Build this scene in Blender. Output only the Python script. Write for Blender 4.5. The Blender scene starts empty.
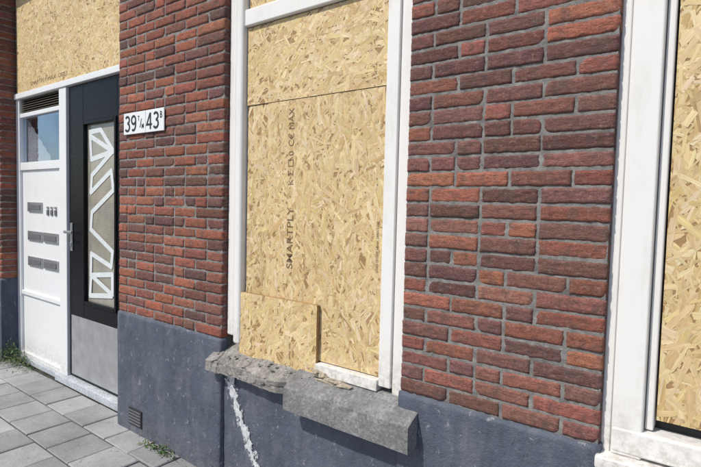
import bpy, math, random
from mathutils import Vector, Matrix, noise
random.seed(7)
C=bpy.context.scene.collection
def U(a,b): return a+(b-a)*random.random()

# ------------------------------------------------------------ materials
class NT:
    def __init__(s,name):
        s.m=bpy.data.materials.new(name); s.m.use_nodes=True
        s.t=s.m.node_tree; s.b=s.t.nodes['Principled BSDF']
        s.out=s.t.nodes['Material Output']
        s.tc=s.n('ShaderNodeTexCoord')
    def n(s,typ,**kw):
        n=s.t.nodes.new(typ)
        for k,v in kw.items(): setattr(n,k,v)
        return n
    def l(s,a,b): s.t.links.new(a,b)
    def mapping(s,scale=(1,1,1),src='Object',rot=(0,0,0)):
        mp=s.n('ShaderNodeMapping'); mp.inputs['Scale'].default_value=scale; mp.inputs['Rotation'].default_value=rot
        s.l(s.tc.outputs[src],mp.inputs[0]); return mp.outputs[0]
    def noise(s,vec,scale,detail=6,rough=.6,dist=0):
        n=s.n('ShaderNodeTexNoise'); n.inputs['Scale'].default_value=scale; n.inputs['Detail'].default_value=min(detail,5)
        n.inputs['Roughness'].default_value=rough; n.inputs['Distortion'].default_value=dist
        s.l(vec,n.inputs['Vector']); return n.outputs['Fac']
    def ramp(s,fac,stops):
        r=s.n('ShaderNodeValToRGB'); e=r.color_ramp.elements
        while len(e)<len(stops): e.new(.5)
        for i,(p,c) in enumerate(stops):
            e[i].position=p; e[i].color=(c[0],c[1],c[2],1) if hasattr(c,'__len__') else (c,c,c,1)
        s.l(fac,r.inputs[0]); return r.outputs[0]
    def mix(s,fac,a,b,mode='MIX'):
        m=s.n('ShaderNodeMix',data_type='RGBA',blend_type=mode)
        for i,v in ((0,fac),(6,a),(7,b)):
            if hasattr(v,'is_linked'): s.l(v,m.inputs[i])
            elif i==0: m.inputs[0].default_value=v
            else: m.inputs[i].default_value=(*v,1) if len(v)==3 else v
        return m.outputs[2]
    def math(s,op,a,b=None):
        m=s.n('ShaderNodeMath',operation=op)
        for i,v in enumerate((a,b)):
            if v is None: continue
            if hasattr(v,'is_linked'): s.l(v,m.inputs[i])
            else: m.inputs[i].default_value=v
        return m.outputs[0]
    def bump(s,h,strength=.5,dist=.01):
        b=s.n('ShaderNodeBump'); b.inputs['Strength'].default_value=strength; b.inputs['Distance'].default_value=dist
        s.l(h,b.inputs['Height']); s.l(b.outputs[0],s.b.inputs['Normal']); return b
    def base(s,c):
        if hasattr(c,'is_linked'): s.l(c,s.b.inputs['Base Color'])
        else: s.b.inputs['Base Color'].default_value=(*c,1)
    def rough(s,v):
        if hasattr(v,'is_linked'): s.l(v,s.b.inputs['Roughness'])
        else: s.b.inputs['Roughness'].default_value=v

def mat_brick():
    s=NT('brick'); at=s.n('ShaderNodeAttribute',attribute_name='Col')
    v=s.mapping((1,1,1))
    fine=s.noise(v,150,5,.7); wr=s.noise(s.mapping((14,14,60)),1.6,5,.68,.8)
    c=s.mix(1,at.outputs['Color'],s.ramp(fine,[(.3,.55),(.7,1.4)]),'MULTIPLY')
    c=s.mix(1,c,s.ramp(wr,[(.33,.6),(.5,1.0),(.70,1.3)]),'MULTIPLY')
    soot=s.ramp(s.noise(v,17,5,.72),[(.47,0),(.68,.7)])
    c=s.mix(soot,c,(.085,.062,.056))
    pale=s.ramp(s.noise(s.mapping((1,1,1.6)),42,5,.78),[(.53,0),(.73,.55)])
    c=s.mix(pale,c,(.38,.26,.22))
    s.base(c); s.rough(.92)
    h=s.math('ADD',s.math('MULTIPLY',wr,.8),s.math('MULTIPLY',fine,.6))
    s.bump(h,.85,.006); return s.m
def mat_mortar():
    s=NT('mortar'); v=s.mapping()
    c=s.ramp(s.noise(v,24,5,.7),[(.3,(.12,.115,.11)),(.5,(.235,.225,.215)),(.75,(.38,.365,.34))])
    s.base(c); s.rough(.95); s.bump(s.noise(v,200,4,.7),.9,.005); return s.m
def mat_paint(name,col,dirt=(.35,.3,.24),amt=.5,rough=.45,lowz=None,bump=.15):
    s=NT(name); v=s.mapping()
    d=s.ramp(s.noise(s.mapping((1,1,.25)),14,5,.7),[(.5,0),(.78,amt)])
    c=s.mix(d,col,dirt)
    sp=s.ramp(s.noise(v,90,4,.6),[(.68,0),(.74,amt*.9)])
    c=s.mix(sp,c,tuple(x*.6 for x in dirt))
    if lowz is not None:
        sx=s.n('ShaderNodeSeparateXYZ'); s.l(s.tc.outputs['Object'],sx.inputs[0])
        mr=s.n('ShaderNodeMapRange'); mr.inputs[1].default_value=lowz; mr.inputs[2].default_value=lowz+.30
        mr.inputs[3].default_value=.7; mr.inputs[4].default_value=0; s.l(sx.outputs[2],mr.inputs[0])
        f=s.math('MULTIPLY',mr.outputs[0],s.ramp(s.noise(v,35,5,.75),[(.42,0),(.62,1)]))
        c=s.mix(f,c,dirt)
    s.base(c); s.rough(rough); s.bump(s.noise(s.mapping((1,1,.2)),60,4,.6),bump,.004); return s.m
def mat_plinth():
    s=NT('blue_plinth_paint'); v=s.mapping()
    c=s.ramp(s.noise(v,3.5,5,.65),[(.3,(.056,.066,.098)),(.7,(.092,.107,.148))])
    w=s.ramp(s.noise(s.mapping((1,1,.35)),7,5,.75),[(.47,0),(.70,.5)])
    c=s.mix(w,c,(.17,.185,.215))
    dr=s.ramp(s.noise(s.mapping((1,1,.06)),26,5,.7),[(.55,0),(.70,.35)])
    c=s.mix(dr,c,(.045,.05,.07))
    ch=s.ramp(s.noise(s.mapping((1,1,.8)),22,5,.8,.4),[(.61,0),(.635,.8)])
    c=s.mix(ch,c,(.26,.27,.29))
    dk=s.ramp(s.noise(v,45,5,.7),[(.60,0),(.68,.6)])
    c=s.mix(dk,c,(.03,.035,.05))
    sx=s.n('ShaderNodeSeparateXYZ'); s.l(s.tc.outputs['Object'],sx.inputs[0])
    mr=s.n('ShaderNodeMapRange'); mr.inputs[1].default_value=0; mr.inputs[2].default_value=.2
    mr.inputs[3].default_value=.8; mr.inputs[4].default_value=0; s.l(sx.outputs[2],mr.inputs[0])
    c=s.mix(s.math('MULTIPLY',mr.outputs[0],s.ramp(s.noise(v,20,5,.7),[(.4,0),(.65,1)])),c,(.16,.155,.15))
    s.base(c); s.rough(.65)
    h=s.math('ADD',s.noise(v,16,5,.65),s.math('MULTIPLY',s.noise(v,120,4,.6),.35))
    s.bump(h,.7,.014); return s.m
def mat_concrete(name,a=(.13,.13,.135),b=(.27,.27,.27),sc=60,bump=.8):
    s=NT(name); v=s.mapping()
    c=s.ramp(s.noise(v,8,5,.7),[(.3,a),(.7,b)])
    vo=s.n('ShaderNodeTexVoronoi'); vo.inputs['Scale'].default_value=sc*1.6; s.l(v,vo.inputs['Vector'])
    ag=s.ramp(vo.outputs['Color'],[(.25,.68),(.6,1.0),(.9,1.35)])
    c=s.mix(.7,c,ag,'MULTIPLY')
    st=s.ramp(s.noise(s.mapping((1,1,.6)),5,5,.7),[(.5,0),(.7,.5)])
    c=s.mix(st,c,tuple(x*.55 for x in a))
    s.base(c); s.rough(.92)
    s.bump(s.math('ADD',s.noise(v,sc,5,.7),s.math('MULTIPLY',s.noise(v,sc*4,3,.6),.4)),bump,.006); return s.m
def mat_tile():
    s=NT('paving_concrete'); v=s.mapping(); at=s.n('ShaderNodeAttribute',attribute_name='Col')
    f=s.noise(v,260,3,.7); g=s.noise(v,2.2,5,.7)
    c=s.mix(1,at.outputs['Color'],s.ramp(f,[(.3,.6),(.7,1.4)]),'MULTIPLY')
    c=s.mix(1,c,s.ramp(g,[(.3,.72),(.7,1.22)]),'MULTIPLY')
    st=s.ramp(s.noise(v,11,5,.75),[(.58,0),(.7,.55)])
    c=s.mix(st,c,(.10,.10,.10))
    s.base(c); s.rough(.85); s.bump(s.math('ADD',f,s.noise(v,40,5,.6)),.6,.004); return s.m
def mat_osb():
    s=NT('strand_board'); at=s.n('ShaderNodeAttribute',attribute_name='Col')
    uv=s.n('ShaderNodeUVMap',uv_map='UVMap'); mp=s.n('ShaderNodeMapping'); mp.inputs['Scale'].default_value=(14,330,1); s.l(uv.outputs[0],mp.inputs[0])
    g=s.noise(mp.outputs[0],1,4,.6)
    mp2=s.n('ShaderNodeMapping'); mp2.inputs['Scale'].default_value=(9,70,1); s.l(uv.outputs[0],mp2.inputs[0])
    g2=s.noise(mp2.outputs[0],1,3,.6)
    c=s.mix(1,at.outputs['Color'],s.ramp(g,[(.3,.8),(.7,1.15)]),'MULTIPLY')
    c=s.mix(1,c,s.ramp(g2,[(.3,.86),(.7,1.12)]),'MULTIPLY')
    big=s.noise(s.mapping(),1.6,3,.6)
    c=s.mix(1,c,s.ramp(big,[(.3,(.92,.89,.84)),(.7,(1.06,1.05,1.04))]),'MULTIPLY')
    s.base(c); s.rough(.62); s.bump(s.math('ADD',g,g2),.3,.0012); return s.m
def mat_simple(name,col,rough=.5,metal=0,nz=.15,sc=40,spec=.5):
    s=NT(name); v=s.mapping(); n=s.noise(v,sc,5,.65)
    s.base(s.mix(1,col,s.ramp(n,[(.3,1-nz),(.7,1+nz)]),'MULTIPLY')); s.b.inputs['Metallic'].default_value=metal
    s.b.inputs['Specular IOR Level'].default_value=spec
    s.rough(s.ramp(n,[(.3,max(rough-.08,0)),(.7,rough+.1)])); s.bump(n,.12,.003); return s.m

M={}
M['brick']=mat_brick(); M['mortar']=mat_mortar(); M['plinth']=mat_plinth()
M['white']=mat_paint('white_frame_paint',(.80,.79,.77),amt=.22,lowz=.72)
M['whitepanel']=mat_paint('white_panel_paint',(.78,.79,.80),amt=.10,rough=.35,lowz=-.02,bump=.06)
M['sillc']=mat_concrete('sill_concrete',(.18,.18,.185),(.30,.30,.30))
M['rubble']=mat_concrete('broken_concrete',(.19,.178,.165),(.40,.38,.355),45,1.0)
M['tile']=mat_tile(); M['osb']=mat_osb()
M['step']=mat_concrete('doorstep_stone',(.38,.41,.45),(.52,.55,.58),80,.3)
M['asphalt']=mat_concrete('asphalt',(.035,.035,.037),(.06,.06,.062),120,.8)
M['joint']=mat_concrete('joint_sand',(.035,.033,.03),(.09,.082,.07),90,.8)
M['black']=mat_simple('black_door_paint',(.008,.009,.011),.28,spec=.12)
M['steel']=mat_simple('kick_plate_steel',(.55,.56,.57),.42,.8,.08,12)
M['alu']=mat_simple('aluminium',(.45,.45,.46),.35,.8)
M['dark']=mat_simple('dark_gap',(.02,.02,.022),.6)
M['slot']=mat_simple('slot_dark_grey',(.13,.135,.15),.45)
M['vent']=mat_simple('vent_brown',(.2,.17,.13),.6)
M['oldwood']=mat_simple('weathered_wood',(.36,.31,.24),.9,0,.4,70)
M['ink']=mat_simple('black_enamel',(.015,.015,.017),.4)
M['enamel']=mat_simple('white_enamel',(.8,.81,.82),.25,0,.03)
M['glasswhite']=mat_simple('white_film',(.68,.72,.74),.25,0,.06,20)
M['curtain']=mat_simple('curtain_cloth',(.7,.72,.76),.9,0,.05,20)
def mat_splash():
    s=NT('white_splash'); v=s.mapping(); s.base(s.ramp(s.noise(v,30,4,.7),[(.3,(.35,.37,.41)),(.6,(.66,.67,.69))])); s.rough(.85)
    uv=s.n('ShaderNodeUVMap',uv_map='UVMap'); sx=s.n('ShaderNodeSeparateXYZ'); s.l(uv.outputs[0],sx.inputs[0])
    a=s.math('ABSOLUTE',s.math('SUBTRACT',sx.outputs[0],.5)); core=s.math('SUBTRACT',.5,a)
    nn=s.math('SUBTRACT',s.noise(s.mapping((1,1,.7)),38,5,.8),.5)
    big=s.math('SUBTRACT',s.noise(v,11,3,.6),.5)
    t=s.math('ADD',s.math('ADD',core,s.math('MULTIPLY',nn,1.7)),s.math('MULTIPLY',big,.7))
    f=s.ramp(t,[(.26,0),(.34,.95)]); s.l(f,s.b.inputs['Alpha']); return s.m
M['splash']=mat_splash()
def mat_screen():
    s=NT('mesh_curtain'); v=s.mapping()
    w=s.n('ShaderNodeTexWave',wave_type='BANDS',bands_direction='Z'); w.inputs['Scale'].default_value=32; w.inputs['Distortion'].default_value=.4
    s.l(v,w.inputs['Vector'])
    c=s.mix(w.outputs['Fac'],(.20,.19,.155),(.42,.39,.32))
    c=s.mix(1,c,s.ramp(s.noise(v,5,5,.6),[(.3,.7),(.7,1.2)]),'MULTIPLY')
    s.base(c); s.rough(.5); s.b.inputs['Coat Weight'].default_value=1; s.b.inputs['Coat Roughness'].default_value=.03; return s.m
M['screen']=mat_screen()
def mat_pane():
    s=NT('window_pane'); s.base((.5,.64,.82)); s.rough(.03); s.b.inputs['Metallic'].default_value=1
    s.l(s.ramp(s.noise(s.mapping(),3,3,.5),[(.3,.45),(.7,.65)]),s.b.inputs['Alpha']); return s.m
M['pane']=mat_pane()
def mat_stamp(nm,a,col):
    s=NT(nm); v=s.mapping(src='Object'); s.base(col); s.rough(.8)
    f=s.ramp(s.noise(v,150,4,.7),[(.36,a*.15),(.52,a)]); s.l(f,s.b.inputs['Alpha']); return s.m
M['stamp']=mat_stamp('stamp_ink',.68,(.20,.13,.07)); M['stamp2']=mat_stamp('stamp_ink_faint',.5,(.22,.15,.09))
def mat_leaf():
    s=NT('leaf'); at=s.n('ShaderNodeAttribute',attribute_name='Col'); s.base(at.outputs['Color']); s.rough(.6); return s.m
M['leaf']=mat_leaf()

# ------------------------------------------------------------ helpers
def empty(name,loc=(0,0,0)):
    o=bpy.data.objects.new(name,None); o.location=loc; o.empty_display_size=.1; C.objects.link(o); return o
def mesh(name,vs,fs,mat,parent=None,cols=None,uvs=None,smooth=False):
    me=bpy.data.meshes.new(name); me.from_pydata([tuple(v) for v in vs],[],fs)
    if cols is not None:
        a=me.color_attributes.new('Col','FLOAT_COLOR','POINT')
        flat=[]
        for c in cols: flat+= [c[0],c[1],c[2],1]
        a.data.foreach_set('color',flat)
    if uvs is not None:
        l=me.uv_layers.new(name='UVMap')
        for lp in me.loops: l.data[lp.index].uv=uvs[lp.vertex_index]
    me.materials.append(M[mat] if isinstance(mat,str) else mat)
    if smooth: me.polygons.foreach_set('use_smooth',[True]*len(me.polygons))
    o=bpy.data.objects.new(name,me); C.objects.link(o)
    if parent: o.parent=parent
    return o
def box(name,x0,x1,y0,y1,z0,z1,mat,parent=None,bev=0,seg=2,jit=0):
    vs=[(x,y,z) for x in (x0,x1) for y in (y0,y1) for z in (z0,z1)]
    fs=[(0,1,3,2),(4,6,7,5),(0,4,5,1),(2,3,7,6),(0,2,6,4),(1,5,7,3)]
    o=mesh(name,vs,fs,mat,parent)
    if bev:
        b=o.modifiers.new('b','BEVEL'); b.width=bev; b.segments=seg
        o.data.polygons.foreach_set('use_smooth',[True]*6)
        w=o.modifiers.new('w','WEIGHTED_NORMAL'); w.keep_sharp=False
    return o
def text(name,s,size,mat,M4,parent,bold=0,ext=.0004,sx=1,align='LEFT'):
    cu=bpy.data.curves.new(name,'FONT'); cu.body=s; cu.size=size; cu.extrude=ext; cu.offset=bold; cu.align_x=align
    cu.materials.append(M[mat]); o=bpy.data.objects.new(name,cu); C.objects.link(o)
    o.parent=parent; o.matrix_local=M4@Matrix.Diagonal((sx,1,1,1)); return o
def face_front(x,y,z):
    return Matrix(((1,0,0,x),(0,0,-1,y),(0,1,0,z),(0,0,0,1)))
def face_up_vert(x,y,z):
    return Matrix(((0,-1,0,x),(0,0,-1,y),(1,0,0,z),(0,0,0,1)))
def stroke(name,pts,w,y,mat,parent):
    # continuous mitred strip facing -y
    n=len(pts); P=[Vector(p) for p in pts]; vs=[];fs=[]
    for i in range(n):
        d1=(P[i]-P[i-1]).normalized() if i else (P[1]-P[0]).normalized()
        d2=(P[i+1]-P[i]).normalized() if i<n-1 else d1
        t=d1+d2; t=t.normalized() if t.length>1e-4 else d1
        nn=Vector((-t.y,t.x)); k=1/max(.45,nn.dot(Vector((-d1.y,d1.x))))
        a=P[i]+nn*w/2*k; b=P[i]-nn*w/2*k
        vs+=[(a.x,y,a.y),(b.x,y,b.y)]
        if i: fs.append((2*i-2,2*i-1,2*i+1,2*i))
    return mesh(name,vs,fs,mat,parent)

# ------------------------------------------------------------ bricks
def bricks(name,x0,x1,z0,z1,parent,palette,depth=.07,nx=16,nz=6,yf=0.0,seed=0,gap=.011,rough=1.0):
    rnd=random.Random(seed); vs=[];fs=[];cols=[]
    ch=.0625; row=0; z=z0
    while z<z1-.02:
        L=x1-x0
        items=[]; rem=L
        if row%2: items.append(.11); rem-=.11
        heads=0
        while rem>.13:
            if rem<.24: items.append(rem); rem=0; break
            w=.22 if (rnd.random()<.72 or heads>1) else .11
            heads=heads+1 if w<.15 else 0
            if rem-w<.07: w=rem
            items.append(w); rem-=w
        if rem>.02:
            if items[-1]+rem<.25: items[-1]+=rem
            else: items.append(rem)
        x=x0
        for w in items:
            gx=gap*rnd.uniform(.75,1.4)
            lastb=abs(x+w-x1)<.003; firstb=(x==x0)
            a=x+(0 if firstb else gx/2); b=x+w-(0 if lastb else gx/2)
            zz0=z+gap*rnd.uniform(.3,.65); zz1=z+ch-gap*rnd.uniform(.3,.65)
            off=rnd.uniform(-.003,.002); tilt=rnd.uniform(-.03,.03); tz=rnd.uniform(-.02,.02); rot=rnd.uniform(-.008,.008)
            n=max(6,int(nx*w/.22)); base=len(vs)
            pc=palette[rnd.randrange(len(palette))]; k=rnd.uniform(.76,1.24); col=(pc[0]*k,pc[1]*k*rnd.uniform(.92,1.08),pc[2]*k*rnd.uniform(.92,1.08))
            sd=Vector((rnd.uniform(0,90),rnd.uniform(0,90),0)); xm=(a+b)/2; zm=(zz0+zz1)/2
            chip=rnd.random()<.25; cx=rnd.choice((a,b)); cz=rnd.choice((zz0,zz1))
            for j in range(nz+1):
                for i in range(n+1):
                    u=i/n; t=j/nz
                    px=a+(b-a)*u; pz=zz0+(zz1-zz0)*t
                    ex=min(u,1-u)*(b-a); ez=min(t,1-t)*(zz1-zz0)
                    e=min(ex,ez)
                    q=Vector((px*30,pz*85,0))+sd
                    nn=noise.fractal(q,1,2,4)
                    y=yf+off+tilt*(pz-zm)+tz*.1*(u-.5)+.0022*rough*nn
                    if e<.001: y+=.0034+.003*abs(noise.noise(q*2.0))
                    if chip:
                        dd=math.hypot(px-cx,pz-cz)
                        if dd<.02: y+=(.02-dd)*.5
                    if i in(0,n) and not((firstb and i==0) or (lastb and i==n)): px+=.0035*noise.noise(Vector((pz*70,x*20,seed)))
                    elif i in (0,n): px+=.0015*noise.noise(Vector((pz*60,x*20,seed)))
                    if j in(0,nz): pz+=.0034*noise.noise(Vector((px*45,z*33,j)))
                    pz+=rot*(px-xm)
                    vs.append((px,y,pz)); cols.append(col)
            W=n+1
            for j in range(nz):
                for i in range(n):
                    s=base+j*W+i; fs.append((s,s+1,s+W+1,s+W))
            ring=[base+i for i in range(W)]+[base+j*W+n for j in range(1,nz+1)]+[base+nz*W+i for i in range(n-1,-1,-1)]+[base+j*W for j in range(nz-1,0,-1)]
            rb=len(vs)
            for r_ in ring:
                p=vs[r_]; vs.append((p[0],yf+depth,p[2])); cols.append(col)
            m_=len(ring)
            for i in range(m_):
                i2=(i+1)%m_; fs.append((ring[i2],ring[i],rb+i,rb+i2))
            x+=w
        z+=ch; row+=1
    return mesh(name,vs,fs,'brick',parent,cols=cols,smooth=True)

def plaster(name,x0,x1,z0,z1,y,parent,mat='plinth',step=.02,back=.05,topj=.006,amp=.0022,endj=0):
    nx=max(2,int((x1-x0)/step)); nz=max(2,int((z1-z0)/step)); vs=[];fs=[]
    for j in range(nz+1):
        for i in range(nx+1):
            px=x0+(x1-x0)*i/nx; pz=z0+(z1-z0)*j/nz
            yy=y+amp*noise.fractal(Vector((px*7,pz*7,y*50)),1,2,4)
            if j==nz:
                pz+=topj*(noise.noise(Vector((px*11,3,y)))+.8*noise.noise(Vector((px*40,7,y)))); yy+=.003
            if i in(0,nx): yy+=.003
            vs.append((px,yy,pz))
    W=nx+1
    for j in range(nz):
        for i in range(nx): s=j*W+i; fs.append((s,s+1,s+W+1,s+W))
    ring=[j*W for j in range(nz+1)]+[nz*W+i for i in range(1,W)]+[j*W+nx for j in range(nz-1,-1,-1)]
    rb=len(vs)
    for r_ in ring: vs.append((vs[r_][0],y+back,vs[r_][2]))
    for i in range(len(ring)-1): fs.append((ring[i],ring[i+1],rb+i+1,rb+i))
    return mesh(name,vs,fs,mat,parent,smooth=True)

# ------------------------------------------------------------ strand board
def clip(poly,x0,x1,z0,z1):
    def cl(p,ax,val,keep_gt):
        out=[]
        for i in range(len(p)):
            a=p[i];b=p[(i+1)%len(p)]
            ia=(a[ax]>=val) if keep_gt else (a[ax]<=val); ib=(b[ax]>=val) if keep_gt else (b[ax]<=val)
            if ia: out.append(a)
            if ia!=ib:
                t=(val-a[ax])/(b[ax]-a[ax]); out.append((a[0]+(b[0]-a[0])*t,a[1]+(b[1]-a[1])*t))
        return out
    for ax,val,k in((0,x0,True),(0,x1,False),(1,z0,True),(1,z1,False)):
        poly=cl(poly,ax,val,k)
        if len(poly)<3: return None
    return poly
PAL=[((.65,.495,.265),5),((.69,.54,.305),5),((.61,.45,.225),4),((.73,.595,.37),3),((.54,.375,.18),1.2),((.42,.27,.125),.25)]
tot=sum(w for _,w in PAL)
def osb(name,x0,x1,z0,z1,y,parent,seed=1,cover=4.5,tone=1.0,bias=90,spread=45,th=.015):
    rnd=random.Random(seed)
    g=bpy.data.objects.new(name,None); C.objects.link(g); g.parent=parent
    vs=[(a,b,c) for a in (x0,x1) for b in (y,y+th) for c in (z0,z1)]
    mesh('board_core',vs,[(0,1,3,2),(4,6,7,5),(0,4,5,1),(2,3,7,6),(0,2,6,4),(1,5,7,3)],'osb',g,cols=[(.36,.22,.10)]*8,uvs=[(v[0],v[2]) for v in vs])
    vs=[];fs=[];cols=[];uvs=[]
    n=int((x1-x0)*(z1-z0)*cover/.0012)
    for k in range(n):
        cx=rnd.uniform(x0-.03,x1+.03); cz=rnd.uniform(z0-.03,z1+.03)
        L=rnd.uniform(.03,.115); W=rnd.choice((rnd.uniform(.004,.011),rnd.uniform(.007,.022),rnd.uniform(.010,.030)))
        an=math.radians(rnd.gauss(bias,spread)); ca,sa=math.cos(an),math.sin(an)
        loc=[]; m_=4
        sk=rnd.uniform(-.6,.6)*W; bow=rnd.uniform(-.05,.05)*L
        for i in range(m_+1):
            u=-L/2+L*i/m_; loc.append((u+(sk if i in(0,m_) else 0)*.5, -W/2*rnd.uniform(.7,1.14)+bow*(u/L)**2*2))
        for i in range(m_,-1,-1):
            u=-L/2+L*i/m_; loc.append((u-(sk if i in(0,m_) else 0)*.5+ (rnd.uniform(-.006,.006) if i in (0,m_) else 0), W/2*rnd.uniform(.7,1.14)+bow*(u/L)**2*2))
        if rnd.random()<.6: loc.insert(m_+1,(L/2+rnd.uniform(0,.012),rnd.uniform(-.3,.3)*W))
        poly=[(cx+u*ca-w*sa,cz+u*sa+w*ca) for u,w in loc]
        poly=clip(poly,x0,x1,z0,z1)
        if not poly: continue
        r_=rnd.random()*tot
        for c,w in PAL:
            r_-=w
            if r_<=0: break
        kk=rnd.uniform(.92,1.08)*tone
        h=.0003+.0011*k/n; tu=rnd.uniform(-.008,.008); tw=rnd.uniform(-.02,.02)
        b=len(vs); ox,oy=rnd.uniform(0,50),rnd.uniform(0,50)
        cc=(c[0]*kk,c[1]*kk*rnd.uniform(.96,1.04),c[2]*kk*rnd.uniform(.88,1.1))
        for (px,pz) in poly:
            dx,dz=px-cx,pz-cz; u=dx*ca+dz*sa; w=-dx*sa+dz*ca
            vs.append((px,y-h-tu*u-tw*w,pz)); cols.append(cc); uvs.append((u+ox,w+oy))
        fs.append(tuple(range(b,b+len(poly))))
    mesh('strands',vs,fs,'osb',g,cols=cols,uvs=uvs)
    return g

# ============================================================ HOUSE
house=empty('brick_house')
pal1=[(.30,.092,.052),(.26,.082,.050),(.20,.070,.050),(.34,.115,.062),(.14,.064,.052),(.28,.10,.064),(.18,.074,.058)]
pal2=[(.26,.094,.068),(.215,.084,.066),(.29,.104,.068),(.165,.076,.066),(.24,.10,.080),(.32,.118,.075),(.19,.088,.076),(.15,.066,.055)]
PT=3.62
box('inner_wall',-9,5,.30,6,0,6.6,'mortar',house)
box('pier_core_a',-7.4,-5.662,.006,.30,0,PT,'mortar',house)
box('pier_core_b',-3.452,-2.322,.005,.30,0,PT,'mortar',house)
box('pier_core_c',-1.1115,-.332,.0045,.30,0,PT,'mortar',house)
box('pier_core_d',1.6,2.6,.006,.30,0,PT,'mortar',house)
box('parapet_core_e',-2.322,-1.1115,.06,.30,0,.70,'mortar',house)
box('parapet_core_f',-.332,1.6,.06,.30,0,.74,'mortar',house)
bricks('brickwork_a',-7.4,-5.66,.81,PT-.01,house,pal1,depth=.15,seed=1,nx=8,nz=4)
bricks('brickwork_b',-3.455,-2.32,.82,PT-.01,house,pal1,seed=2,gap=.010)
bricks('brickwork_c',-1.113,-.33,.81,PT-.01,house,pal2,seed=3,nx=24,nz=8)
bricks('brickwork_d',1.595,2.6,.81,PT-.01,house,pal2,seed=4,nx=8,nz=4)
box('lintel_band',-9,5,-.02,.30,PT,PT+.16,'white',house,.006)
bricks('brickwork_upper',-7.4,2.6,PT+.16,PT+1.0,house,pal2,depth=.29,seed=5,nx=6,nz=3)
box('cornice',-9,5,-.18,.35,6.6,6.8,'white',house,.01)
plaster('plinth_a',-7.4,-5.655,0,.81,-.008,house,back=.30)
plaster('plinth_b',-3.46,-2.31,0,.82,-.010,house)
plaster('plinth_c',-1.118,-.322,0,.81,-.010,house)
plaster('plinth_d',1.59,2.6,0,.81,-.010,house)
plaster('plinth_under_window',-2.31,-1.118,0,.645,.012,house,topj=.02,amp=.004)
plaster('plinth_under_window_b',-.322,1.59,0,.70,.012,house)

# ---------------- middle window (boarded)
win=empty('boarded_window')
YF=.035
def post(name,x0,x1,z0,z1,par,y0=YF,y1=.12,bev=.010): return box(name,x0,x1,y0,y1,z0,z1,'white',par,bev,3)
post('frame_left_outer',-2.318,-2.255,.84,3.5,win,bev=.012)
post('frame_left_inner',-2.252,-2.190,.80,3.5,win,y0=.020,bev=.020)
post('frame_right_inner',-1.25,-1.185,.79,3.5,win,y0=.028,bev=.006)
post('frame_right_outer',-1.182,-1.116,.76,3.5,win,bev=.010)
post('transom',-2.188,-1.252,2.565,2.655,win,y0=.030,bev=.008)
post('bottom_rail',-1.62,-1.252,.765,.818,win,y0=.02,bev=.004)
osb('board_upper',-2.182,-1.255,2.66,3.5,.062,win,11)
osb('board_top',-2.182,-1.255,2.1415,2.560,.054,win,12,bias=20,tone=1.03)
osb('board_strip',-2.182,-2.0225,.80,2.139,.060,win,13,tone=.95)
osb('board_main',-2.019,-1.255,.823,2.139,.057,win,14)
osb('board_patch',-2.200,-1.625,.735,1.105,.032,win,15,bias=60,tone=1.05,th=.020)
box('dark_behind',-2.32,-1.11,.13,.14,.7,3.5,'dark',win)
for (x,z,y) in [(-2.1,2.18,.0525),(-1.7,2.17,.0525),(-1.32,2.2,.0525),(-1.3,1.7,.0555),(-1.3,1.2,.0555),(-1.98,1.7,.0555),(-1.98,1.3,.0555),(-2.15,1.07,.0300),(-1.66,1.06,.0300),(-2.15,.78,.0300),(-1.67,.78,.0300),(-2.14,1.9,.058)]:
    vs=[(x+.0035*math.cos(a*math.pi/5),y-.0006,z+.0035*math.sin(a*math.pi/5)) for a in range(10)]
    mesh('screw',vs,[tuple(range(10))],'slot',win)
YT=.0545
text('stamp_text','SMARTPLY',.060,'stamp',face_up_vert(-1.822,YT,1.265),win,.0002,sx=1.14)
text('stamp_text_b','K\u00b7\u03a3 \u25a1 0',.05,'stamp',face_up_vert(-1.826,YT,1.70),win,.0)
text('stamp_text_c','C\u20ac MAX',.052,'stamp',face_up_vert(-1.826,YT,1.90),win,.0)
text('stamp_small','OSB3 EN300 18mm 2440x1220',.018,'stamp2',face_up_vert(-1.285,YT,1.30),win,.0001)
text('stamp_small','EN300  OSB3',.016,'stamp2',face_up_vert(-1.80,.0295,.80),win,.0001)
def shard(name,c,size,mat,parent,seed,flat=1.0,elong=1.0,rot=0):
    import bmesh
    bm=bmesh.new(); bmesh.ops.create_icosphere(bm,subdivisions=2,radius=1)
    ca,sa=math.cos(rot),math.sin(rot)
    for v in bm.verts:
        d=1+.55*noise.noise(v.co*1.3+Vector((seed*3.1,0,0)))+.3*noise.noise(v.co*3+Vector((seed,5,0)))
        p=v.co*d*size; p=Vector((p.x*elong,p.y,p.z*flat)); v.co=Vector((p.x*ca-p.z*sa,p.y,p.x*sa+p.z*ca))+Vector(c)
    me=bpy.data.meshes.new(name); bm.to_mesh(me); bm.free(); me.materials.append(M[mat]); o=bpy.data.objects.new(name,me); C.objects.link(o); o.parent=parent; return o
for i,(x,z,l,w,r_) in enumerate([(-1.58,.775,.1,.02,-.1),(-1.5,.762,.16,.014,.03),(-1.54,.75,.12,.012,-.05),(-1.42,.755,.10,.01,.1),(-1.60,.79,.05,.012,-.3)]):
    shard('splinter',(x,.012-.004*i,z),w,'oldwood',win,i+3,flat=.8,elong=l/w*.5,rot=r_)

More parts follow.
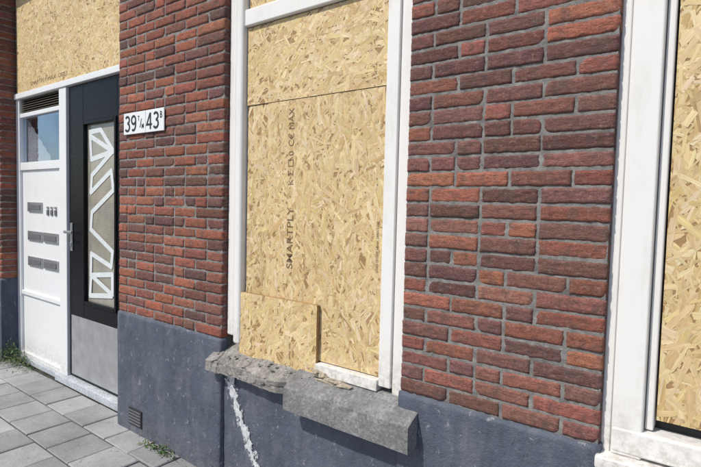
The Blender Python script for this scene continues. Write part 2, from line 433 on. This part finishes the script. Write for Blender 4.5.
# ---------------- sill
sill=empty('window_sill')
def lump(name,x0,x1,prof,mat,parent,step=.012,amp=.0,seed=0,facet=0,erode=None,chipf=0,smooth=False):
    P=[]
    for i in range(len(prof)):
        a=prof[i];b=prof[(i+1)%len(prof)]; d=math.dist(a,b); k=max(1,int(d/step))
        for t in range(k): P.append((a[0]+(b[0]-a[0])*t/k,a[1]+(b[1]-a[1])*t/k))
    nx=max(2,int((x1-x0)/step)); vs=[];fs=[]
    ymin=min(p[0] for p in P)
    for i in range(nx+1):
        x=x0+(x1-x0)*i/nx
        e=erode(x) if erode else 0
        for (y,z) in P:
            q=Vector((x,y,z))
            yy=.06+(y-.06)*(1-e) if y<.06 else y
            dy=amp*noise.fractal(q*9+Vector((seed,0,0)),1,2,4); dz=amp*.7*noise.fractal(q*10+Vector((9,9,seed)),1,2,4); dx=amp*.6*noise.noise(q*14)
            if facet:
                qq=Vector((x*9,y*14,z*16))+Vector((seed,0,0))
                d,pts=noise.voronoi(qq)
                cell=pts[0]; dv=qq-cell
                r1=noise.noise(cell*7.3); r2=noise.noise(cell*5.1+Vector((4,4,4))); r3=noise.noise(cell*3.7+Vector((1,9,4)))
                dy+=facet*(.35+.5*r1+.9*r2*dv.z+.7*r3*dv.x); dz+=-facet*(.25*abs(r2)+.5*r1*dv.x)
            if chipf:
                de=math.hypot(y-ymin,z-.70)
                if de<.03:
                    cn=max(0,noise.noise(Vector((x*18,seed,1)))+.12)
                    dz-=chipf*cn*(1-de/.03); dy+=chipf*cn*(1-de/.03)
            vs.append((x+dx,yy+dy,z+dz))
    m_=len(P)
    for i in range(nx):
        for j in range(m_):
            j2=(j+1)%m_; a=i*m_
            fs.append((a+j,a+j2,a+m_+j2,a+m_+j))
    fs.append(tuple(range(m_-1,-1,-1))); fs.append(tuple(nx*m_+j for j in range(m_)))
    return mesh(name,vs,fs,mat,parent,smooth=smooth)
sl=[(-.085,.588),(.10,.585),(.10,.768),(.035,.765),(-.085,.70)]
lump('sill_block',-1.735,-1.02,sl,'sillc',sill,amp=.0022,seed=3,chipf=.022)
sl2=[(-.080,.645),(.10,.61),(.10,.79),(.03,.765),(-.080,.703)]
lump('broken_sill',-2.375,-1.722,sl2,'rubble',sill,step=.007,amp=.0055,seed=8,facet=.024,erode=lambda x:.10+.22*noise.noise(Vector((x*5,2,2)))+.06*noise.noise(Vector((x*19,2,2)))-.06*(x<-2.28)+(.25 if x>-1.82 else 0)*min(1,(x+1.82)/.05))
rnd=random.Random(5)
for i in range(18):
    x=rnd.uniform(-2.33,-1.60); shard('rubble_piece',(x,rnd.uniform(-.03,.02),.738+rnd.uniform(0,.012)),rnd.uniform(.003,.010),'rubble',sill,i+20,flat=.6,elong=1.3)

# ---------------- right window
win2=empty('boarded_window')
post('frame_left_outer',-.331,-.30,.74,3.5,win2,y0=.030,bev=.006)
post('frame_left_mid',-.298,-.205,.79,3.5,win2,y0=.020,bev=.008)
post('frame_left_inner',-.203,-.178,.89,3.5,win2,y0=.045,bev=.006)
post('frame_right',1.45,1.59,.74,3.5,win2,y0=.03)
post('bottom_rail',-.297,1.45,.80,.885,win2,y0=.016,y1=.13,bev=.01)
box('frame_sill',-.335,1.6,-.03,.10,.745,.79,'white',win2,.008,3)
osb('board',-.172,1.445,.925,3.5,.060,win2,21,cover=4)
box('dark_behind',-.2,1.45,.10,.11,.86,3.5,'dark',win2)

# ---------------- entrance
ent=empty('entrance_front')
YD=.15
WP='whitepanel'
box('transom_bar',-5.655,-3.46,YD-.03,YD+.1,2.552,2.605,WP,ent,.006)
osb('board_above_door',-5.62,-3.46,2.61,3.55,YD-.012,ent,31,cover=4,bias=0,tone=1.03)
text('stamp_text','SMARTPLY\u00b7MAX  OSB3',.05,'stamp2',face_front(-5.30,YD-.0145,2.65),ent,.0,sx=1.5)
box('post_left',-5.655,-5.575,YD-.012,YD+.1,0.0,2.551,WP,ent,.005)
box('post_mid',-4.70,-4.565,YD-.02,YD+.1,0.0,2.551,WP,ent,.006)
box('post_right',-3.60,-3.46,YD-.02,YD+.1,0.0,2.551,WP,ent,.006)
box('rail_a',-5.574,-4.701,YD-.006,YD+.1,2.375,2.415,WP,ent,.004)
box('rail_b',-5.574,-4.701,YD-.006,YD+.1,1.87,1.945,WP,ent,.004)
box('rail_c',-5.574,-4.701,YD-.006,YD+.1,.66,.70,WP,ent,.004)
box('rail_d',-5.574,-4.701,YD-.008,YD+.1,0,.09,WP,ent,.004)
box('panel_upper',-5.574,-4.701,YD+.012,YD+.08,.701,1.869,WP,ent)
box('panel_lower',-5.574,-4.701,YD+.012,YD+.08,.091,.659,WP,ent)
for i in range(6):
    z=2.425+i*.021; vs=[(-5.57,YD,z),(-4.705,YD,z),(-4.705,YD+.025,z+.017),(-5.57,YD+.025,z+.017)]
    mesh('louver_slat',vs,[(0,1,2,3)],'vent',ent)
box('louver_back',-5.574,-4.701,YD+.03,YD+.05,2.416,2.551,'dark',ent)
mesh('sidelight_glass',[(-5.574,YD+.02,1.946),(-4.701,YD+.02,1.946),(-4.701,YD+.02,2.374),(-5.574,YD+.02,2.374)],[(0,1,2,3)],'pane',ent)
box('sidelight_interior',-5.574,-4.701,YD+.10,YD+.11,1.9,2.42,'dark',ent)
vs=[];fs=[]
for i in range(31):
    t=i/30; x=-5.57+.52*t; y=YD+.06-.006*math.sin(i*1.3); vs+= [(x,y,1.93),(x,y,2.38-.40*t)]
    if i: fs.append((2*i-2,2*i,2*i+1,2*i-1))
mesh('sidelight_curtain',vs,fs,'curtain',ent,smooth=True)
def slot(x0,x1,z0,z1):
    box('letter_slot_plate',x0,x1,YD-.002,YD+.0119,z0,z1,'alu',ent,.003)
    box('letter_slot_flap',x0+.02,x1-.02,YD-.006,YD-.0021,z0+.02,z1-.025,'slot',ent,.002)
slot(-5.43,-5.12,1.475,1.565)
for z in (1.20,.955):
    slot(-5.43,-5.12,z,z+.09); slot(-5.08,-4.79,z,z+.09)
for i in range(3):
    box('doorbell',-5.02+i*.08,-4.98+i*.08,YD+.002,YD+.0119,1.45,1.50,'slot',ent,.003)
    box('doorbell_name',-5.02+i*.08,-4.98+i*.08,YD+.004,YD+.0119,1.51,1.53,'alu',ent)
box('doorstep',-4.72,-3.46,YD-.06,YD+.1,0,.065,'step',ent,.008)
box('side_kerb',-5.655,-4.721,YD-.03,YD-.013,0,.05,'step',ent,.005)

door=empty('front_door')
x0,x1=-4.555,-3.605; z0,z1=.075,2.545; yd=YD
def blk(n,a,b,c,d,y0=yd,y1=yd+.05,mat='black',bev=.004): return box(n,a,b,y0,y1,c,d,mat,door,bev)
gx0,gx1,gz0,gz1=-4.30,-3.76,.73,2.24
blk('stile_left',x0,gx0,z0,z1); blk('stile_right',gx1,x1,z0,z1)
blk('rail_top',gx0+.0005,gx1-.0005,gz1,z1); blk('rail_bottom',gx0+.0005,gx1-.0005,z0,gz0)
for n,a,b,c,d in (('bead_l',gx0,gx0+.03,gz0,gz1),('bead_r',gx1-.03,gx1,gz0,gz1),('bead_t',gx0+.031,gx1-.031,gz1-.03,gz1),('bead_b',gx0+.031,gx1-.031,gz0,gz0+.03)):
    blk(n,a,b,c,d,yd-.012,yd+.03,'black',.006)
blk('glass',gx0+.03,gx1-.03,gz0+.03,gz1-.03,yd+.02,yd+.03,'screen',0)
blk('kick_plate',x0+.04,x1-.04,z0+.02,.61,yd-.004,yd-.0005,'steel',.001)
def ribbon(name,pts,w,y):
    vs=[];fs=[]
    for i in range(len(pts)-1):
        a=Vector(pts[i]);b=Vector(pts[i+1]); d=(b-a).normalized(); nn=Vector((-d.y,d.x))*w/2; a=a-d*w*.3;b=b+d*w*.3
        k=len(vs); yy=y-.0003*i
        for p in (a-nn,b-nn,b+nn,a+nn): vs.append((p.x,yy,p.y))
        fs.append((k,k+1,k+2,k+3))
    return mesh(name,vs,fs,'glasswhite',door)
ribbon('glass_pattern',[(-4.23,2.15),(-4.05,2.16),(-3.85,1.98),(-4.20,1.93),(-4.22,2.12),(-3.86,1.98),(-4.19,1.80),(-4.21,1.66),(-3.88,1.83),(-3.85,1.68),(-4.19,1.50),(-4.21,1.36),(-3.86,1.20),(-3.88,1.08),(-4.20,1.16),(-4.21,.98),(-3.86,1.02),(-3.86,.86),(-4.20,.98),(-4.22,.81),(-3.87,.85)],.040,yd+.0185)
blk('handle_plate',-4.525,-4.485,1.16,1.40,yd-.010,yd-.0005,'alu',.004)
blk('lever_neck',-4.515,-4.495,1.315,1.335,yd-.055,yd-.0101,'alu',.003)
blk('lever',-4.515,-4.38,1.313,1.337,yd-.07,yd-.0551,'alu',.006)
blk('cylinder',-4.514,-4.496,1.20,1.235,yd-.018,yd-.0101,'alu',.004)

# ---------------- house number sign
sign=empty('house_number_sign')
sx0,sx1,sz0,sz1=-3.365,-2.885,2.048,2.192
box('plate_left',sx0,sx0+.268,-.014,-.006,sz0,sz1,'enamel',sign,.003)
box('plate_right',sx0+.271,sx1,-.014,-.006,sz0,sz1,'enamel',sign,.003)
yy=-.0150
def arc(cx,cz,rx,rz,a0,a1,n=16): return [(cx+rx*math.cos(math.radians(a0+(a1-a0)*i/n)),cz+rz*math.sin(math.radians(a0+(a1-a0)*i/n))) for i in range(n+1)]
def digit(ch,x,z):
    w,h,t=.062,.104,.0155
    if ch=='3':
        stroke('digit_3_top',arc(x+w*.46,z+h*.74,w*.40,h*.21,150,-90),t,yy,'ink',sign)
        stroke('digit_3_bottom',arc(x+w*.46,z+h*.28,w*.44,h*.245,90,-150),t,yy-.0004,'ink',sign)
    if ch=='9':
        stroke('digit_9_bowl',arc(x+w*.5,z+h*.69,w*.40,h*.25,0,360,24),t,yy,'ink',sign)
        stroke('digit_9_tail',[(x+w*.90,z+h*.69)]+arc(x+w*.46,z+h*.42,w*.44,h*.38,0,-125),t,yy-.0004,'ink',sign)
    if ch=='4':
        stroke('digit_4_leg',[(x+w*.72,z-.002),(x+w*.72,z+h)],t,yy,'ink',sign)
        stroke('digit_4_arm',[(x+w*.66,z+h*.97),(x+w*.04,z+h*.28),(x+w*1.02,z+h*.28)],t*.85,yy-.0004,'ink',sign)
digit('3',sx0+.020,sz0+.020); digit('9',sx0+.096,sz0+.020)
digit('4',sx0+.284,sz0+.020); digit('3',sx0+.362,sz0+.020)
text('suffix_B','B',.06,'ink',face_front(sx1-.044,yy,sz1-.062),sign,.0008,sx=.8)
text('to_t','T',.046,'ink',face_front(sx0+.178,yy,sz0+.083),sign,.0006,sx=.8)
text('to_m','M',.046,'ink',face_front(sx0+.224,yy,sz0+.030),sign,.0006,sx=.8)
text('to_slash','/',.08,'ink',face_front(sx0+.203,yy,sz0+.038),sign,.0006)

gr=empty('air_vent_grate')
box('grate_frame',-3.29,-3.13,-.018,-.010,.055,.175,'dark',gr,.003)
for i in range(5): box('grate_bar',-3.28,-3.14,-.022,-.0181,.068+i*.021,.078+i*.021,'slot',gr)

def splash(name,pts,y,seed):
    vs=[];fs=[];uvs=[]
    N=60
    for i in range(N+1):
        t=i/N*(len(pts)-1); k=min(int(t),len(pts)-2); f=t-k
        x=pts[k][0]*(1-f)+pts[k+1][0]*f; z=pts[k][1]*(1-f)+pts[k+1][1]*f; w=pts[k][2]*(1-f)+pts[k+1][2]*f
        vs+=[(x-w/2,y,z),(x+w/2,y,z+.003)]; uvs+=[(0,i/N),(1,i/N)]
        if i: fs.append((2*i-2,2*i-1,2*i+1,2*i))
    return mesh(name,vs,fs,'splash',house,uvs=uvs)
splash('paint_streak',[(-2.265,.66,.08),(-2.23,.57,.14),(-2.18,.43,.13),(-2.11,.33,.15),(-2.07,.25,.13),(-2.00,.12,.12),(-1.97,.0,.10)],.0045,1)

# ============================================================ GROUND
paving=empty('pavement')
vs=[];fs=[];cols=[]
T=.30;g=.004; rnd=random.Random(9)
for j in range(0,13):
    for i in range(-40,20):
        xa=i*T+(T/2 if j%2 else 0); ya=-(j+1)*T+.11
        xb=xa+T; yb=ya+T
        if j==0: yb=min(yb,.09)
        k=rnd.uniform(.80,1.17); col=(.33*k,.33*k,.335*k)
        dz=rnd.uniform(-.003,.003); tx=rnd.uniform(-.008,.008); ty=rnd.uniform(-.008,.008)
        a0,a1,b0,b1=xa+g,xb-g,ya+g,yb-g; c=.006
        cxm=(a0+a1)/2; cym=(b0+b1)/2
        b=len(vs)
        def zz(x,y): return dz+tx*(x-cxm)+ty*(y-cym)
        for (x,y) in ((a0+c,b0+c),(a1-c,b0+c),(a1-c,b1-c),(a0+c,b1-c)): vs.append((x,y,zz(x,y)))
        for (x,y) in ((a0,b0),(a1,b0),(a1,b1),(a0,b1)): vs.append((x,y,zz(x,y)-.005))
        for (x,y) in ((a0,b0),(a1,b0),(a1,b1),(a0,b1)): vs.append((x,y,-.05))
        cols+=[col]*12
        fs.append((b,b+1,b+2,b+3))
        for q in range(4):
            q2=(q+1)%4; fs.append((b+4+q,b+4+q2,b+q2,b+q)); fs.append((b+8+q,b+8+q2,b+4+q2,b+4+q))
mesh('paving_tiles',vs,fs,'tile',paving,cols=cols)
mesh('joint_sand',[(-12.1,-3.8,-.009),(6.1,-3.8,-.009),(6.1,.15,-.009),(-12.1,.15,-.009)],[(0,1,2,3)],'joint',paving)
box('kerb',-12,6,-3.95,-3.81,-.12,.0,'sillc',paving,.01)
mesh('ground',[(-300,-300,-.13),(300,-300,-.13),(300,300,-.13),(-300,300,-.13)],[(0,1,2,3)],'asphalt')

def weeds(name,cx,cy,rx,ry,h,n,seed):
    rnd=random.Random(seed); vs=[];fs=[];cols=[]
    for k in range(n):
        x=cx+rnd.gauss(0,rx);y=cy+rnd.gauss(0,ry); y=min(y,cy+.04)
        fall=max(.15,1-abs(x-cx)/(2.4*rx)); z=rnd.uniform(0,h)*fall*rnd.uniform(.4,1)
        L=rnd.uniform(.012,.035);W=L*rnd.uniform(.3,.6); a=rnd.uniform(0,6.28); el=rnd.uniform(-.3,1.1)
        d=Vector((math.cos(a)*math.cos(el),math.sin(a)*math.cos(el),math.sin(el))); s=d.cross(Vector((rnd.uniform(-.4,.4),rnd.uniform(-.4,.4),1))).normalized()
        p=Vector((x,y,z)); b=len(vs)
        up=Vector((0,0,L*.12))
        for q in (p,p+d*L*.45+s*W/2+up,p+d*L,p+d*L*.45-s*W/2+up): vs.append(q)
        g_=rnd.uniform(.6,1.5); col=(.055*g_,.11*g_,.025*g_) if rnd.random()<.88 else (.2,.17,.08)
        cols+=[col]*4; fs.append((b,b+1,b+2,b+3))
        if k%4==0:
            b=len(vs); w=.0012
            for q in ((x-w,y,0),(x+w,y,0),(p.x+w,p.y,p.z),(p.x-w,p.y,p.z)): vs.append(q)
            cols+=[(.07,.1,.03)]*4; fs.append((b,b+1,b+2,b+3))
    return mesh(name,vs,fs,'leaf',None,cols=cols)
weeds('weed_plants',-5.55,.04,.20,.05,.26,750,1)
weeds('weed_plants',-5.9,-.09,.18,.05,.14,300,2)
weeds('weed_plants',-2.85,-.05,.10,.016,.045,130,3)

# ============================================================ LIGHT
el=math.radians(50); az=math.radians(205)
sd=Vector((math.sin(az)*math.cos(el),math.cos(az)*math.cos(el),math.sin(el)))
L=bpy.data.lights.new('sun','SUN'); L.energy=3.9; L.angle=math.radians(1.5); L.color=(1,.94,.85)
lo=bpy.data.objects.new('sun',L); C.objects.link(lo); lo.rotation_euler=(-sd).to_track_quat('-Z','Y').to_euler()
w=bpy.data.worlds.new('World'); bpy.context.scene.world=w; w.use_nodes=True
nt=w.node_tree; sk=nt.nodes.new('ShaderNodeTexSky'); sk.sky_type='NISHITA'; sk.sun_disc=False; sk.sun_elevation=el; sk.sun_rotation=az
bg=nt.nodes['Background']; nt.links.new(sk.outputs[0],bg.inputs[0]); bg.inputs[1].default_value=.12

# ============================================================ CAMERA
yaw=math.radians(37.2);p=math.radians(3.08);r=math.radians(1.4)
fwd=Vector((-math.sin(yaw),math.cos(yaw),0)); Rt=Vector((math.cos(yaw),math.sin(yaw),0)); Z=Vector((0,0,1))
F=fwd*math.cos(p)-Z*math.sin(p); Up=Z*math.cos(p)+fwd*math.sin(p)
X=Rt*math.cos(r)+Up*math.sin(r); Yc=Up*math.cos(r)-Rt*math.sin(r)
m=Matrix((X,Yc,-F)).transposed().to_4x4(); m.translation=Vector((0,-1.85,1.6))
cd=bpy.data.cameras.new('camera'); cd.lens=506/701*36; cd.clip_start=.05; cd.clip_end=2000
co=bpy.data.objects.new('camera',cd); co.matrix_world=m; C.objects.link(co)
bpy.context.scene.camera=co
bpy.context.scene.view_settings.view_transform='Standard'; bpy.context.scene.view_settings.look='None'
